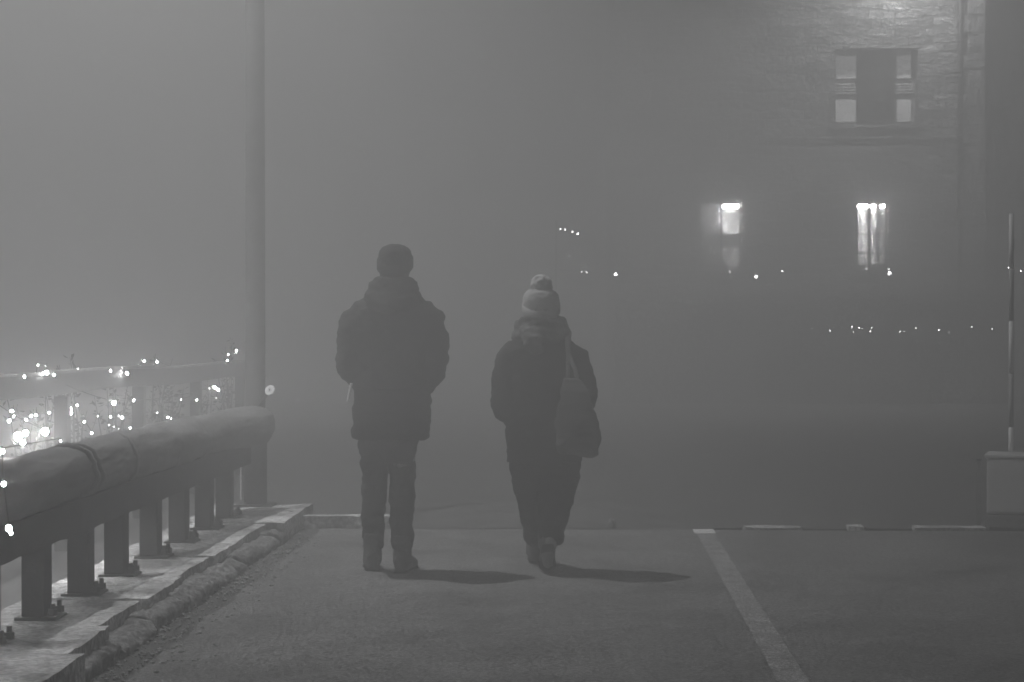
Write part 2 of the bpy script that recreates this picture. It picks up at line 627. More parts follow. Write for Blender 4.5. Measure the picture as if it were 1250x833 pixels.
for i in range(7):
    y = 5.2 + i * 1.9
    if q0 is None:
        bm = bmesh.new()
        box(bm, (-0.04, -0.04, 0.0), (0.04, 0.04, RZ - 0.05), 0.005)
        q0 = obj('post', bm, 'rail', hr, loc=(0, y - 10, 0))
    else:
        c = copy_tree(q0, hr)
        c.location = (0, y - 10, 0)


def make_shrub(loc, h, w, label, seed):
    rnd = random.Random(seed)
    s = thing('shrub', label, 'shrub', loc, 'shrubs strung with lights along the hand rail')
    st, fo = bmesh.new(), bmesh.new()
    for b in range(11):
        a = rnd.uniform(0, 2 * PI)
        L = h * rnd.uniform(0.5, 1.0)
        lean = rnd.uniform(0.1, 0.45) * w / 0.3
        pts = [Vector((0.02 * math.cos(a), 0.02 * math.sin(a), 0))]
        for t in (0.3, 0.6, 0.85, 1.0):
            pts.append(Vector((math.cos(a) * lean * t ** 1.3 * L * .6 + rnd.gauss(0, .012), math.sin(a) * lean * t ** 1.3 * L * .6 + rnd.gauss(0, .012), L * t)))
        tube(st, pts, [.009, .007, .005, .003, .0015], 6)
        for k in range(22):
            t = rnd.uniform(0.25, 1.0) * 3.99
            i = min(3, int(t))
            p = pts[i].lerp(pts[i + 1], t - i)
            d = Vector((rnd.gauss(0, 1), rnd.gauss(0, 1), rnd.gauss(.4, .6))).normalized()
            sd = d.cross(Vector((rnd.random(), rnd.random(), rnd.random()))).normalized()
            ln, wd = rnd.uniform(.025, .06), rnd.uniform(.006, .014)
            up = d.cross(sd) * 0.004
            q = p + d * 0.01
            va = [fo.verts.new(x) for x in (q, q + d * ln * .5 + sd * wd + up, q + d * ln, q + d * ln * .5 - sd * wd + up)]
            fo.faces.new(va)
    obj('stem', st, 'twig', s)
    obj('foliage', fo, 'leaf', s)
    return s


SH = [(30, 1.13, .30, 'bushy shrub around the two brightest lights at the far left'),
      (62, 1.25, .26, 'leggy shrub rising above the hand rail behind a bright trio of lights'),
      (95, 1.22, .20, 'thin sparse shrub over the hand rail with one faint pair of lights'),
      (138, 1.12, .24, 'low shrub where a lit wire crosses to two touching lights'),
      (185, 1.22, .26, 'shrub with pale leaf tip and two lights above the hand rail'),
      (207, 0.92, .24, 'short shrub just above the log with two lights low in it'),
      (250, 1.0, .30, 'wide shrub with a scatter of lights near the lamp column'),
      (281, 1.32, .22, 'shrub with a triangle of lights close beside the lamp column')]
for i, (px, h, w, lab) in enumerate(SH):
    P = atX(px, 500, -3.3)
    make_shrub((-3.3, P.y, 0), h * .94, w, lab, i + 3)


def string_lights(name, label, group, pts, wire_r=0.0025, lead=None, sag=0.03):
    """pts: (position, radius, material key); the wire hangs between the bulbs."""
    base = pts[0][0]
    t = thing(name, label, 'string lights', base, group)
    seq = ([lead] if lead else []) + [p for p, r, m in pts]
    W = []
    for a, b in zip(seq, seq[1:]):
        for k in range(6):
            f = k / 6
            p = a.lerp(b, f)
            p = p + Vector((0, 0, -sag * 4 * f * (1 - f) * min(1, (b - a).length)))
            W.append(p - base + Vector((0, 0, 0.012)))
    W.append(seq[-1] - base + Vector((0, 0, 0.012)))
    bm = bmesh.new()
    tube(bm, W, wire_r, 6)
    obj('wire', bm, 'wire', t)
    for p, r, m in pts:
        bm = bmesh.new()
        loft(bm, [(r * math.sin(a), 0, 0, r * .9 * math.cos(a) + 1e-4, r * .9 * math.cos(a) + 1e-4) for a in [(-.5 + i / 8) * PI for i in range(9)]], 12, 2.0, False)
        bmesh.ops.remove_doubles(bm, verts=bm.verts, dist=2e-4)
        b = obj('bulb', bm, m, t, True, p - base)
        bm = bmesh.new()
        tube(bm, [(0, 0, r * .85), (0, 0, r * .85 + .011)], r * .45, 8)
        obj('socket', bm, 'wire', b)
    return t


B, s_, G = 'bulb', 'bulb_s', 'bulb_big'
up_row = [(1, 472, B), (30, 460, B), (43, 466, B), (46, 446, s_), (56, 447, s_), (57, 455, 'x'), (66, 458, B), (95, 451, s_), (114, 462, B), (135, 453, B), (139, 455, B), (155, 456, 'x'), (176, 441, B), (192, 442, B), (228, 449.5, s_), (277, 441, 'x'), (278.5, 433, B), (288.5, 431, s_), (288.5, 428, B)]
lo_row = [(11, 514, B), (16.5, 508, B), (14, 502, B), (32, 513, B), (38, 508, B), (44, 507, B), (60, 504, B), (86, 504, 'x'), (86, 499, B), (94, 495, B), (103, 515, B), (112, 529, B), (119, 508, s_), (133, 519, s_), (139, 521, s_), (145, 523, s_), (147, 527, s_), (135, 509, B), (145, 508, s_), (149, 510, B), (163, 489, B), (164, 508, B), (159, 523, B), (171, 522, B)]
lo2 = [(192, 504, s_), (205, 509.5, B), (209, 512, B), (221, 488, s_), (238, 482, B), (240, 488.5, B), (242, 497, s_), (255.5, 474.5, s_), (266.6, 476, B), (264, 486, s_)]


def place(rows, X, sd):
    rnd = random.Random(sd)
    out = []
    for x, y, k in rows:
        P = atX(x, y, X + rnd.uniform(-.06, .06))
        r = {B: 0.0082, s_: 0.005, 'x': 0.011}[k] * rnd.uniform(.8, 1.2)
        out.append((P, r, 'bulb_mid' if k == 'x' else k))
    return out


GR = 'strings of small lights along the hand rail'
string_lights('string_lights', 'string of small lights along the top of the hand rail', GR, place(up_row, -3.08, 1))
string_lights('string_lights', 'dense string of lights hanging under the hand rail at left', GR, place(lo_row, -3.16, 2))
string_lights('string_lights', 'looser string of lights over the log near the lamp column', GR, place(lo2, -3.12, 3))
bigs = [(atX(55, 527, -2.74), .020, G), (atX(31, 529, -2.76), .015, G), (atX(22, 533, -2.78), .021, G), (atX(28, 541, -2.75), .012, G), (Vector((-2.85, 7.0, .70)), .018, G), (Vector((-2.9, 6.1, .74)), .018, G)]  # last two bulbs are out of view, added to light the near footing
string_lights('lantern_string', 'cluster of glaring lights low behind the log at the left edge, two more added out of view', None, bigs, lead=Vector((-3.1, bigs[0][0].y + .3, .93)))
logl = [(74, 539.5), (2.5, 552), (4.5, 591), (10.6, 645), (13, 650)]
hot = [(atX(139, 492, -2.85), .011, 'bulb_hot'), (atX(262, 473, -2.78), .008, 'bulb_hot')]
string_lights('lantern_string', 'pair of hot white lights farther along behind the log, before the lamp column', None, hot, lead=Vector((-3.1, hot[0][0].y - .3, 1.0)))
pp = [(Vector(atX(74, 538.5, -2.3)), .005, s_), (Vector(atX(2.5, 551, -2.3)), .011, B), (Vector(atX(4.5, 591, -2.085)), .0095, B), (Vector(atX(10.6, 645, -2.07)), .0125, B), (Vector(atX(13.5, 651, -2.07)), .007, B)]
string_lights('string_lights', 'short string of lights draped over the log at the left edge', GR, pp, sag=0.0)

# ------------------------------------------------------------------ boom barrier at right
bY = 12.5
b0 = atY(1203, 640, bY)
bb = thing('boom_barrier', 'pale barrier cabinet with a raised striped boom at the right edge', 'boom barrier', (b0.x - .004, bY - .05, 0), rz=R(-16))
bm = bmesh.new()
box(bm, (0.0, 0.0, 0.085), (0.40, 0.34, 0.46), 0.008)
box(bm, (-0.012, -0.012, 0.462), (0.412, 0.352, 0.482), 0.004)
cb = obj('cabinet', bm, 'cabinet', bb)
bm = bmesh.new()
box(bm, (0.02, -0.006, 0.105), (0.37, -0.002, 0.445), 0.001)
obj('door', bm, 'cabinet', cb)
bm = bmesh.new()
box(bm, (-0.01, -0.01, -0.01), (0.41, 0.35, 0.078), 0.006)
obj('plinth', bm, 'plinth', bb)
px = atY(1235.5, 450, bY + 0.17).x - b0.x - .066
for i, (ya, yb_) in enumerate(((551, 521), (521, 456), (456, 392), (392, 328), (328, 262))):
    za = max(0.484, atY(1235, ya, bY + .17).z)
    zb = atY(1235, yb_, bY + .17).z
    bm = bmesh.new()
    tube(bm, [(px, 0.17, za + .0005), (px, 0.17, zb - .0005)], 0.0165, 20)
    obj('boom_stripe', bm, 'white' if i % 2 == 0 else 'red', bb, True)
mp_ = thing('marker_post', 'slim pale post standing left of the barrier cabinet', 'post', (atY(1194.5, 640, 12.55).x, 12.55, 0))
bm = bmesh.new()
box(bm, (-0.012, -0.012, -0.02), (0.012, 0.012, 0.43), 0.003)
obj('post', bm, 'plinth', mp_)
bm = bmesh.new()
box(bm, (-0.016, -0.016, 0.431), (0.016, 0.016, 0.445), 0.003)
obj('cap', bm, 'steel', mp_)

# ------------------------------------------------------------------ stone house in the fog
HY = 34.0


def hx(x, Y=HY):
    return atY(x, 400, Y).x


def hz(y, Y=HY):
    return atY(900, y, Y).z


house = thing('stone_house', 'tall rubble stone house with lit windows looming in the fog', 'house', (hx(745), HY, 0))
OX = hx(745)
W1 = hx(1201) - OX


def wall_mesh(x0, x1, z0, z1, th, holes):
    xs = sorted({x0, x1, *[h[0] for h in holes], *[h[1] for h in holes]})
    zs = sorted({z0, z1, *[h[2] for h in holes], *[h[3] for h in holes]})
    bm = bmesh.new()
    for xa, xb in zip(xs, xs[1:]):
        for za, zb in zip(zs, zs[1:]):
            cx, cz = (xa + xb) / 2, (za + zb) / 2
            if any(h[0] < cx < h[1] and h[2] < cz < h[3] for h in holes):
                continue
            for yy in (0, th):
                bm.faces.new([bm.verts.new(p) for p in ((xa, yy, za), (xb, yy, za), (xb, yy, zb), (xa, yy, zb))])
    for a, b, c, d in holes + [(x0, x1, z0, z1)]:
        for (p, q) in (((a, c), (b, c)), ((b, c), (b, d)), ((b, d), (a, d)), ((a, d), (a, c))):
            bm.faces.new([bm.verts.new(v) for v in ((p[0], 0, p[1]), (q[0], 0, q[1]), (q[0], th, q[1]), (p[0], th, p[1]))])
    bmesh.ops.remove_doubles(bm, verts=bm.verts, dist=1e-4)
    return bm


def hole(xa, xb, ya, yb):
    return (hx(xa) - OX, hx(xb) - OX, hz(yb), hz(ya))


h1 = hole(853, 906, 245, 327)
h2 = hole(1046, 1084.5, 245, 326)
h3 = hole(1018, 1120, 60, 153)
HT = 9.4
obj('wall', wall_mesh(0, W1, -0.1, HT, 0.4, [h1, h2, h3]), 'stone', house)
bm = bmesh.new()
box(bm, (0.0, 0.403, -0.1), (0.4, 8, HT))
box(bm, (W1 - 0.4, 0.403, -0.1), (W1, 8, HT))
box(bm, (0.403, 7.6, -0.1), (W1 - 0.403, 8, HT))
obj('side_walls', bm, 'render', house)
bm = bmesh.new()
v = [bm.verts.new(p) for p in ((-.3, -.35, HT + .003), (W1 + .3, -.35, HT + .003), (W1 + .3, 8.3, HT + .003), (-.3, 8.3, HT + .003), (1.5, 4, HT + 2.6), (W1 - 1.5, 4, HT + 2.6))]
for f in ((0, 1, 5, 4), (1, 2, 5), (2, 3, 4, 5), (3, 0, 4), (3, 2, 1, 0)):
    bm.faces.new([v[i] for i in f])
rf = obj('roof', bm, 'roof', house)
bm = bmesh.new()
box(bm, (1.6, 3.6, HT + 1.8), (2.4, 4.4, HT + 3.3), 0.02)
obj('chimney', bm, 'stone', rf)
bm = bmesh.new()                                # string course between the storeys
box(bm, (hx(935) - OX, -0.03, hz(171)), (W1 - .02, -0.002, hz(168)), 0.01)
obj('string_course', bm, 'render', house)
bm = bmesh.new()                                # ashlar pilaster on the corner
for i in range(22):
    z = 2.0 + i * 0.335
    dx_ = 0.0 if i % 2 else 0.1
    box(bm, (W1 - 0.30 - dx_, -0.06, z), (W1 + .01, -0.003, z + .322), 0.015)
obj('quoins', bm, 'stone', house)
bm = bmesh.new()
tube(bm, [(hx(1171) - OX, -0.052, -.05), (hx(1171) - OX, -0.052, HT - .1)], 0.045, 14)
dp = obj('drainpipe', bm, 'steel', house, True)


def room(h, name, depth=1.3):
    a, b, c, d = h
    bm = bmesh.new()
    e = 0.25
    A, B_, C, D = a - e, b + e, c - .1, d + .12
    for f in (((A, depth, C), (B_, depth, C), (B_, depth, D), (A, depth, D)), ((A, .41, C), (A, depth, C), (A, depth, D), (A, .41, D)), ((B_, .41, C), (B_, depth, C), (B_, depth, D), (B_, .41, D)), ((A, .41, C), (B_, .41, C), (B_, depth, C), (A, depth, C)), ((A, .41, D), (B_, .41, D), (B_, depth, D), (A, depth, D))):
        bm.faces.new([bm.verts.new(p) for p in f])
    bmesh.ops.remove_doubles(bm, verts=bm.verts, dist=1e-4)
    return obj(name, bm, 'room', house)


def frame(h, nx, nz, t=0.04, y=0.2, xs=None, zs=None):
    a, b, c, d = h
    bm = bmesh.new()
    y0, y1 = y - .03, y + .03
    box(bm, (a, y0, c), (a + t, y1, d))
    box(bm, (b - t, y0, c), (b, y1, d))
    box(bm, (a + t, y0, c), (b - t, y1, c + t))
    box(bm, (a + t, y0, d - t), (b - t, y1, d))
    for x in (xs if xs is not None else [a + (b - a) * i / nx for i in range(1, nx)]):
        box(bm, (x - .022, y0 + .01, c + t), (x + .022, y1 - .01, d - t))
    for z in (zs if zs is not None else [c + (d - c) * i / nz for i in range(1, nz)]):
        box(bm, (a + t, y0 + .014, z - .018), (b - t, y1 - .014, z + .018))
    return obj('window', bm, 'frame', house)


for h in (h1, h2):
    room(h, 'room')
w1 = frame(h1, 2, 1, xs=[hx(881) - OX])
w2 = frame(h2, 2, 3, xs=[hx(1063) - OX, hx(1074.5) - OX], zs=[hz(286), hz(309)])
# lit tube lamps close under the lintel
for (xa, xb), w in (((883.5, 904.5), w1), ((1049.5, 1071.5), w2), ((1074, 1082), w2)):
    bm = bmesh.new()
    z = hz(251.3)
    tube(bm, [(hx(xa) - OX, 0.265, z), (hx(xb) - OX, 0.265, z)], 0.032, 12)
    obj('tube_lamp', bm, 'tube', w, True)


def drape(xa, xb, ya, yb, y, parent, mm='blind'):
    bm = bmesh.new()
    a, b, c, d = hole(xa, xb, ya, yb)
    n = 40
    lo_, hi_ = [], []
    for i in range(n + 1):
        x = a + (b - a) * i / n
        yy = y + 0.004 * math.sin(i * 1.7)
        lo_.append(bm.verts.new((x, yy, c)))
        hi_.append(bm.verts.new((x, yy, d)))
    for i in range(n):
        bm.faces.new((lo_[i], lo_[i + 1], hi_[i + 1], hi_[i]))
    return obj('curtain', bm, mm, parent, True)


drape(880, 908, 250, 283, .95, w1)
drape(855, 880, 248, 326, .6, w1, 'pole')
drape(1043, 1079, 250, 330, .95, w2)
# small ornaments hanging in the left window, a notice in the right one
for (x, y, w, hh) in ((860, 267, 3, 6), (868, 305, 4, 8), (858, 297, 3, 5), (872, 309, 4, 5)):
    bm = bmesh.new()
    ball(bm, (hx(x) - OX, .14, hz(y)), .03, 2, (w / 4, .5, hh / 4))
    obj('ornament', bm, 'white', w1, True)
bm = bmesh.new()
a, b, c, d = hole(1068, 1073, 279, 291)
box(bm, (a, .22, c), (b, .232, d))
obj('notice', bm, 'white', w2)
# upper window: two narrow lights either side of a dark board, each with a louvre between its panes
bm = bmesh.new()
a, b, c, d = h3
box(bm, (a, .25, c), (b, .3, d))
w3 = obj('window', bm, 'render', house)
for xa, xb in ((1022, 1046.5), (1097, 1114)):
    for ya, yb in ((67, 95), (121, 148)):
        bm = bmesh.new()
        p = hole(xa, xb, ya, yb)
        box(bm, (p[0], .21, p[2]), (p[1], .247, p[3]), .004)
        obj('pane', bm, 'pane', w3)
    bm = bmesh.new()
    p = hole(xa - 1.5, xb + 1.5, 100, 114)
    for i in range(4):
        z = p[2] + (p[3] - p[2]) * (i + .2) / 4
        box(bm, (p[0], .2, z), (p[1], .246, z + .022))
    obj('louvre', bm, 'white', w3)
bm = bmesh.new()
box(bm, (h3[0] - .1, -.05, h3[2] - .06), (h3[1] + .1, -.003, h3[2] - .005), .01)
obj('sill', bm, 'render', w3)
bm = bmesh.new()
box(bm, (hx(1048) - OX, .17, h3[2] + .02), (hx(1094) - OX, .249, h3[3] - .02), .01)
obj('shutter', bm, 'timber', w3)
for h, w in ((h1, w1), (h2, w2)):
    bm = bmesh.new()
    box(bm, (h[0] - .08, -.1, h[2] - .08), (h[1] + .08, -.003, h[2] - .004), .01)
    obj('sill', bm, 'render', w)
# wall lamp above the upper window, just over the top of the picture
wl = obj('wall_lamp', (lambda b_: (tube(b_, [(hx(1105) - OX, -.003, 8.6), (hx(1105) - OX, -.9, 8.7)], .02, 10), b_)[1])(bmesh.new()), 'steel', house)
bm = bmesh.new()
loft(bm, [(8.56, hx(1105) - OX, -.95, .13, .13), (8.7, hx(1105) - OX, -.95, .06, .06), (8.73, hx(1105) - OX, -.95, .03, .03)], 16, 2)
obj('lamp_shade', bm, 'steel', wl, True)
wd = bpy.data.lights.new('wall_light', 'SPOT')
wd.energy = 5800
wd.spot_size = R(160)
wd.spot_blend = 0.5
wd.shadow_soft_size = .06
wo = bpy.data.objects.new('wall_light', wd)
COL.objects.link(wo)
wo.parent = wl
wo.location = (hx(1105) - OX, -.95, 8.54)

# dark timber shed added to darken the fog at the right edge
SY = 34.25
sx = atY(1204, 400, SY).x
shed = thing('added_shed', 'dark boarded shed wall added to darken the fog behind the barrier cabinet', 'shed', (sx, SY, 0))
bm = bmesh.new()
for i in range(34):
    x = i * .15
    box(bm, (x + .003, -0.02 - (.012 if i % 2 else 0), -.05), (x + .147, 0.0, 7.4))
box(bm, (0, .003, -.05), (5.1, 5, 7.4))
obj('added_boarding', bm, 'timber', shed)
bm = bmesh.new()
v = [bm.verts.new(p) for p in ((-.2, -.25, 7.403), (5.3, -.25, 7.403), (5.3, 5.2, 7.403), (-.2, 5.2, 7.403), (-.2, 2.5, 9.1), (5.3, 2.5, 9.1))]
for f in ((0, 1, 5, 4), (2, 3, 4, 5), (1, 2, 5), (3, 0, 4), (3, 2, 1, 0)):
    bm.faces.new([v[i] for i in f])
obj('roof', bm, 'roof', shed)  # roof of the added shed

# festoon in front of the house, with the post it hangs from
FY = 31.5
fp = thing('festoon_post', 'faint slim post in the fog left of the stone house', 'post', (atY(679, 400, FY).x, FY, 0))
bm = bmesh.new()
zt = atY(679, 272, FY).z
tube(bm, [(0, 0, -.02), (0, 0, zt)], .015, 12)
obj('shaft', bm, 'pole', fp, True)
bm = bmesh.new()
ball(bm, (0, 0, zt + .01), .03, 2)
obj('finial', bm, 'pole', fp, True)
fest = [(684, 280, .018, s_), (690, 280.5, .018, s_), (699, 283, .018, s_), (705, 285.5, .022, s_)]
string_lights('festoon', 'four faint lights drooping left of the house from the slim post', 'festoons of lights before the house', [(atY(x, y, FY), r, m) for x, y, r, m in fest], .004, lead=Vector((fp.location.x, FY, zt)), sag=0)
fest2 = [(710, 332, .014, s_), (716, 333, .014, s_), (751.5, 335, .034, 'globe'), (891, 332, .014, s_), (923, 338, .032, 'globe'), (955, 331, .016, s_), (1057.5, 328, .018, s_), (1086, 333.5, .036, 'globe'), (1085, 329, .014, s_), (1231, 327, .016, s_), (1246, 331, .016, s_)]
string_lights('festoon', 'long festoon with three bright globes under the lit house windows', 'festoons of lights before the house', [(atY(x, y, FY), r, m) for x, y, r, m in fest2], .004, lead=Vector((fp.location.x, FY, atY(700, 330, FY).z)), sag=.02)
# made-up dark hedge darkening the fog under the house windows
hg = thing('shade_hedge', 'long made-up hedge at the foot of the stone house', 'shade_hedge', (atY(900, 400, 32.9).x, 32.9, 0))
HL0, HL1 = hx(752, 32.9) - hg.location.x, hx(1290, 32.9) - hg.location.x
bm = gridbox((HL0, -.4, -.05), (HL1, .4, 1.8), 0.14)
rough(bm, 0.12, 1.6, seed=3)
rough(bm, 0.07, 5, seed=8)
obj('shade_hedge_twigs', bm, 'twig', hg)
bm = bmesh.new()
rnd = random.Random(12)
for i in range(16000):
    u = rnd.random()
    x = rnd.uniform(HL0, HL1)
    top = 1.82 + .16 * noise.noise(Vector((x * 1.1, 3, 0))) + .06 * noise.noise(Vector((x * 4, 8, 0)))
    if u < .72:
        p = Vector((x, -.46 + rnd.gauss(0, .05), rnd.uniform(0, top)))
    else:
        p = Vector((x, rnd.uniform(-.45, .4), top + rnd.gauss(0, .06)))
    d = Vector((rnd.gauss(0, 1), rnd.gauss(-.4, 1), rnd.gauss(.3, 1))).normalized()
    sd = d.orthogonal().normalized()
    L, w_ = rnd.uniform(.05, .1), rnd.uniform(.015, .03)
    bm.faces.new([bm.verts.new(q) for q in (p, p + d * L * .5 + sd * w_, p + d * L, p + d * L * .5 - sd * w_)])
obj('foliage', bm, 'leaf', hg)
# fence with tiny lights below
fe = thing('fence', 'low dark post and rail fence strung with tiny lights before the house', 'fence', (atY(970, 400, 32).x, 32, 0))
for z in (.55, 1.22):
    bm = bmesh.new()
    box(bm, (-.3, -.015, z), (4.2, .015, z + .05), .004)
    obj('rail', bm, 'pole', fe)
q0 = None
for i in range(5):
    if q0 is None:
        bm = bmesh.new()
        box(bm, (-.03, .018, -.02), (.03, .08, 1.36), .006)
        q0 = obj('post', bm, 'pole', fe)
    else:
        c = copy_tree(q0, fe)
        c.location = (i * .98, 0, 0)
rnd = random.Random(4)
tiny = []
for x in (991, 1013, 1018, 1040, 1042, 1049, 1052, 1062, 1064, 1099, 1104, 1118, 1146, 1158, 1186, 1211):
    tiny.append((atY(x, 402.5 + rnd.uniform(-3.5, 3.5), 31.9), rnd.choice((.009, .012, .016)), s_))
string_lights('fence_lights', 'row of tiny lights twinkling along the low fence before the house', None, tiny, .003, sag=.02)


# ------------------------------------------------------------------ people
def head_shapes(bm, cx, cy, z0, z1, w, d):
    """Skull, jaw, face (towards +y) and ears."""
    h = z1 - z0
    zc = z0 + h * .58
    ball(bm, (cx, cy - .008, zc + .01), 1.0, 3, (w / 2, d / 2, h * .43))
    loft(bm, [(z0 + .003, cx, cy + d * .26, w * .2, d * .14), (z0 + .03, cx, cy + d * .17, w * .34, d * .28), (z0 + h * .35, cx, cy + d * .06, w * .44, d * .42), (zc, cx, cy, w * .47, d * .46)], 20)
    ball(bm, (cx, cy + d * .49, z0 + h * .42), .017, 2, (.8, 1.1, 1.3))      # nose
    tube(bm, [(cx, cy + d * .44, z0 + h * .55), (cx, cy + d * .5, z0 + h * .42)], [.009, .014], 8)
    for s in (-1, 1):
        ball(bm, (cx + s * w * .49, cy - .005, z0 + h * .46), .028, 2, (.35, .75, 1.15))   # ear
        ball(bm, (cx + s * .033, cy + d * .41, z0 + h * .52), .016, 2, (1.2, .6, .7))      # eye socket ridge
    ball(bm, (cx, cy + d * .43, z0 + h * .2), .02, 2, (1.3, .5, .45))         # lips


def hand(bm, wrist, dirv, side, r=.03):
    """Palm, four fingers of unequal length and a thumb, loosely curled."""
    d = Vector(dirv).normalized()
    sd = Vector((0, 0, 1)).cross(d).normalized() * side
    dn = d.cross(sd).normalized()
    w = Vector(wrist)
    tube(bm, [w - d * .02, w + d * .03, w + d * .085], [(r * .9, r * .7), (r * 1.35, r * .6), (r * 1.25, r * .5)], 12)
    for i, L in enumerate((.062, .072, .068, .052)):
        b = w + d * .078 + sd * ((i - 1.5) * .0195)
        tube(bm, [b, b + d * L * .5, b + d * L * .8 - Vector((0, 0, L * .25)), b + d * L * .85 - Vector((0, 0, L * .55))], [.0095, .009, .008, .006], 8)
    b = w + d * .02 - sd * .03
    tube(bm, [b, b + d * .03 - sd * .02, b + d * .062 - sd * .018], [.012, .011, .008], 8)


def set_back(bm, top, k):
    for v in bm.verts:
        v.co.z += max(0, v.co.y + .1) * k * min(1, max(0, (top - v.co.z) / .12))


def eyes(parent, cx, cy, z):
    for s in (-1, 1):
        bm = bmesh.new()
        ball(bm, (cx + s * .033, cy, z), .0105, 2)
        obj('eye', bm, 'steel', parent, True)


def boot(name, parent, m, heel, toe, lift=0.0, w=.05, shaft=.16, tilt_pts=None):
    """heel and toe on the ground in person space; the shaft rises above the heel."""
    h, t = Vector(heel), Vector(toe)
    d = (t - h)
    L = d.length
    d.normalize()
    up = Vector((0, 0, 1)) - d * d.z
    up.normalize()
    bm = bmesh.new()
    prof = [(.0, w * .72, .055), (.06, w * .86, .06), (.14, w * .8, .055), (.2, w * 1.0, .045), (.25, w * .92, .036), (.285, w * .55, .026)]
    k = L / .285
    tube(bm, [h + d * (p[0] * k) + up * p[2] * .95 for p in prof], [(p[1], p[2]) for p in prof], 16)
    a = h + d * .055 + up * .05
    tube(bm, [a, a + up * shaft * .5, a + (tilt_pts or up) * shaft], [.054, .05, .052], 16)
    b = soft(name, bm, m, parent, .009, 3, .002, .03)
    bm = bmesh.new()
    sp = [(-.008, w * .7), (.05, w * .88), (.13, w * .78), (.2, w * 1.02), (.26, w * .9), (.292, w * .45)]
    tube(bm, [h + d * (p[0] * k) + up * .009 for p in sp], [(p[1], .0125) for p in sp], 12)
    obj('sole', bm, 'sole', b, True)
    return b


# --- the man
manX = atY(480, 700, 10.03).x
man = thing('person', 'person in dark hooded jacket and beanie walking away, hands in pockets', 'person', (manX, 10.03, 0))
bm = bmesh.new()
loft(bm, [(.84, -.025, 0, .15, .10), (.95, -.01, 0, .16, .11), (1.1, 0, 0, .15, .1), (1.25, 0, 0, .17, .11), (1.38, 0, 0, .17, .1), (1.46, 0, 0, .11, .08), (1.5, .005, 0, .065, .065)])
tube(bm, [(.005, -.01, 1.45), (.008, .005, 1.56), (.01, .01, 1.62)], [.062, .056, .056], 16)
head_shapes(bm, .01, .015, 1.545, 1.765, .155, .195)
for s in (-1, 1):
    tube(bm, [(s * .15, 0, 1.42), (s * .2, -.02, 1.36), (s * .235, -.05, 1.14)], [.055, .05, .04], 12)
    tube(bm, [(s * .235, -.05, 1.14), (s * .2, .045, 1.055), (s * .16, .07, 1.02)], [.042, .034, .026], 12)
    hand(bm, (s * .155, .055, 1.01), (-.3 * s, -.15, -1), s, .022)
for x0, x1, dy in ((-.10, -.112, .05), (.05, .05, -.04)):
    tube(bm, [(x0, 0, .9), (x0, .01, .7), ((x0 + x1) / 2, .01 + dy * .5, .48), (x1, dy, .1), (x1, dy + .06, .05), (x1, dy + .15, .04)], [.09, .08, .055, .04, .038, .03], 14)
body = soft('body', bm, 'skin', man, .011, 2)
bm = bmesh.new()                               # short hair under the hat
loft(bm, [(1.56, .01, -.045, .055, .04), (1.60, .01, -.035, .078, .06), (1.66, .01, -.015, .086, .09)], 20)
soft('hair', bm, 'hair', man, .01, 2, .003, .02)
bm = bmesh.new()                               # coat with sleeves
loft(bm, [(.725, -.008, 0, .212, .15), (.78, -.008, 0, .216, .155), (.9, -.005, 0, .212, .158), (1.02, -.003, 0, .20, .15), (1.1, 0, 0, .203, .155), (1.25, 0, 0, .22, .16), (1.36, 0, 0, .228, .155), (1.43, 0, 0, .212, .14), (1.48, 0, -.005, .165, .12), (1.53, .003, -.005, .115, .10)])
for s in (-1, 1):
    tube(bm, [(s * .15, 0, 1.42), (s * .2, -.01, 1.37), (s * .225, -.03, 1.27), (s * .237, -.05, 1.16), (s * .228, -.03, 1.1), (s * .205, .05, 1.05), (s * .17, .12, 1.0)], [.075, .083, .08, .074, .07, .06, .05], 18)
    bm.verts.ensure_lookup_table()
coat = soft('coat', bm, 'coat', man, .012, 4, .015, .11)
bm = bmesh.new()                               # hood lying on the shoulders, standing collar
loft(bm, [(1.44, .002, -.03, .15, .14), (1.49, .003, -.04, .155, .145), (1.54, .005, -.045, .14, .112), (1.585, .008, -.05, .12, .085), (1.605, .01, -.045, .10, .07)])
tube(bm, [(-.13, -.02, 1.47), (-.08, -.13, 1.47), (0, -.165, 1.46), (.085, -.13, 1.47), (.135, -.02, 1.47)], [.04, .052, .058, .052, .04], 14)
soft('hood', bm, 'coat', man, .012, 4, .010, .06)
bm = bmesh.new()                               # pale edge at the left pocket
P1, P2 = atY(429, 468, 9.84) - man.location, atY(424.5, 490, 9.84) - man.location
tube(bm, [P1, P1.lerp(P2, .5), P2], .007, 8)
pk = obj('pocket_trim', bm, 'white', coat)
bm = bmesh.new()                               # hem and back seams
for z, rx, ry in ((1.0, .2, .149),):
    seg = 40
    pts = [(-.006 + rx * 1.005 * math.cos(2 * PI * k / seg), ry * 1.02 * math.sin(2 * PI * k / seg), z) for k in range(seg + 1)]
    tube(bm, pts, .006, 6)
obj('seam', bm, 'coat', coat, True)
bm = bmesh.new()
loft(bm, [(.60, -.028, 0, .15, .10), (.72, -.028, 0, .165, .115), (.88, -.02, 0, .165, .12), (.97, -.015, 0, .16, .115)])
for x0, x1, dy in ((-.104, -.114, .05), (.05, .05, -.04)):
    tube(bm, [(x0, 0, .88), (x0, .01, .7), ((x0 + x1) / 2 + .002, .012 + dy * .5, .48), (x1, dy * .8 - .005, .26), (x1 + .002, dy - .005, .13)], [.085, .078, .07, .063, .062], 18)
soft('trousers', bm, 'jeans', man, .010, 2, .012, .085)
boot('boot', man, 'boot', (-.108, -.03, .0), (-.15, .245, .0))
boot('boot', man, 'boot', (.05, -.11, .0), (.085, .17, .0))
bm = bmesh.new()                               # beanie
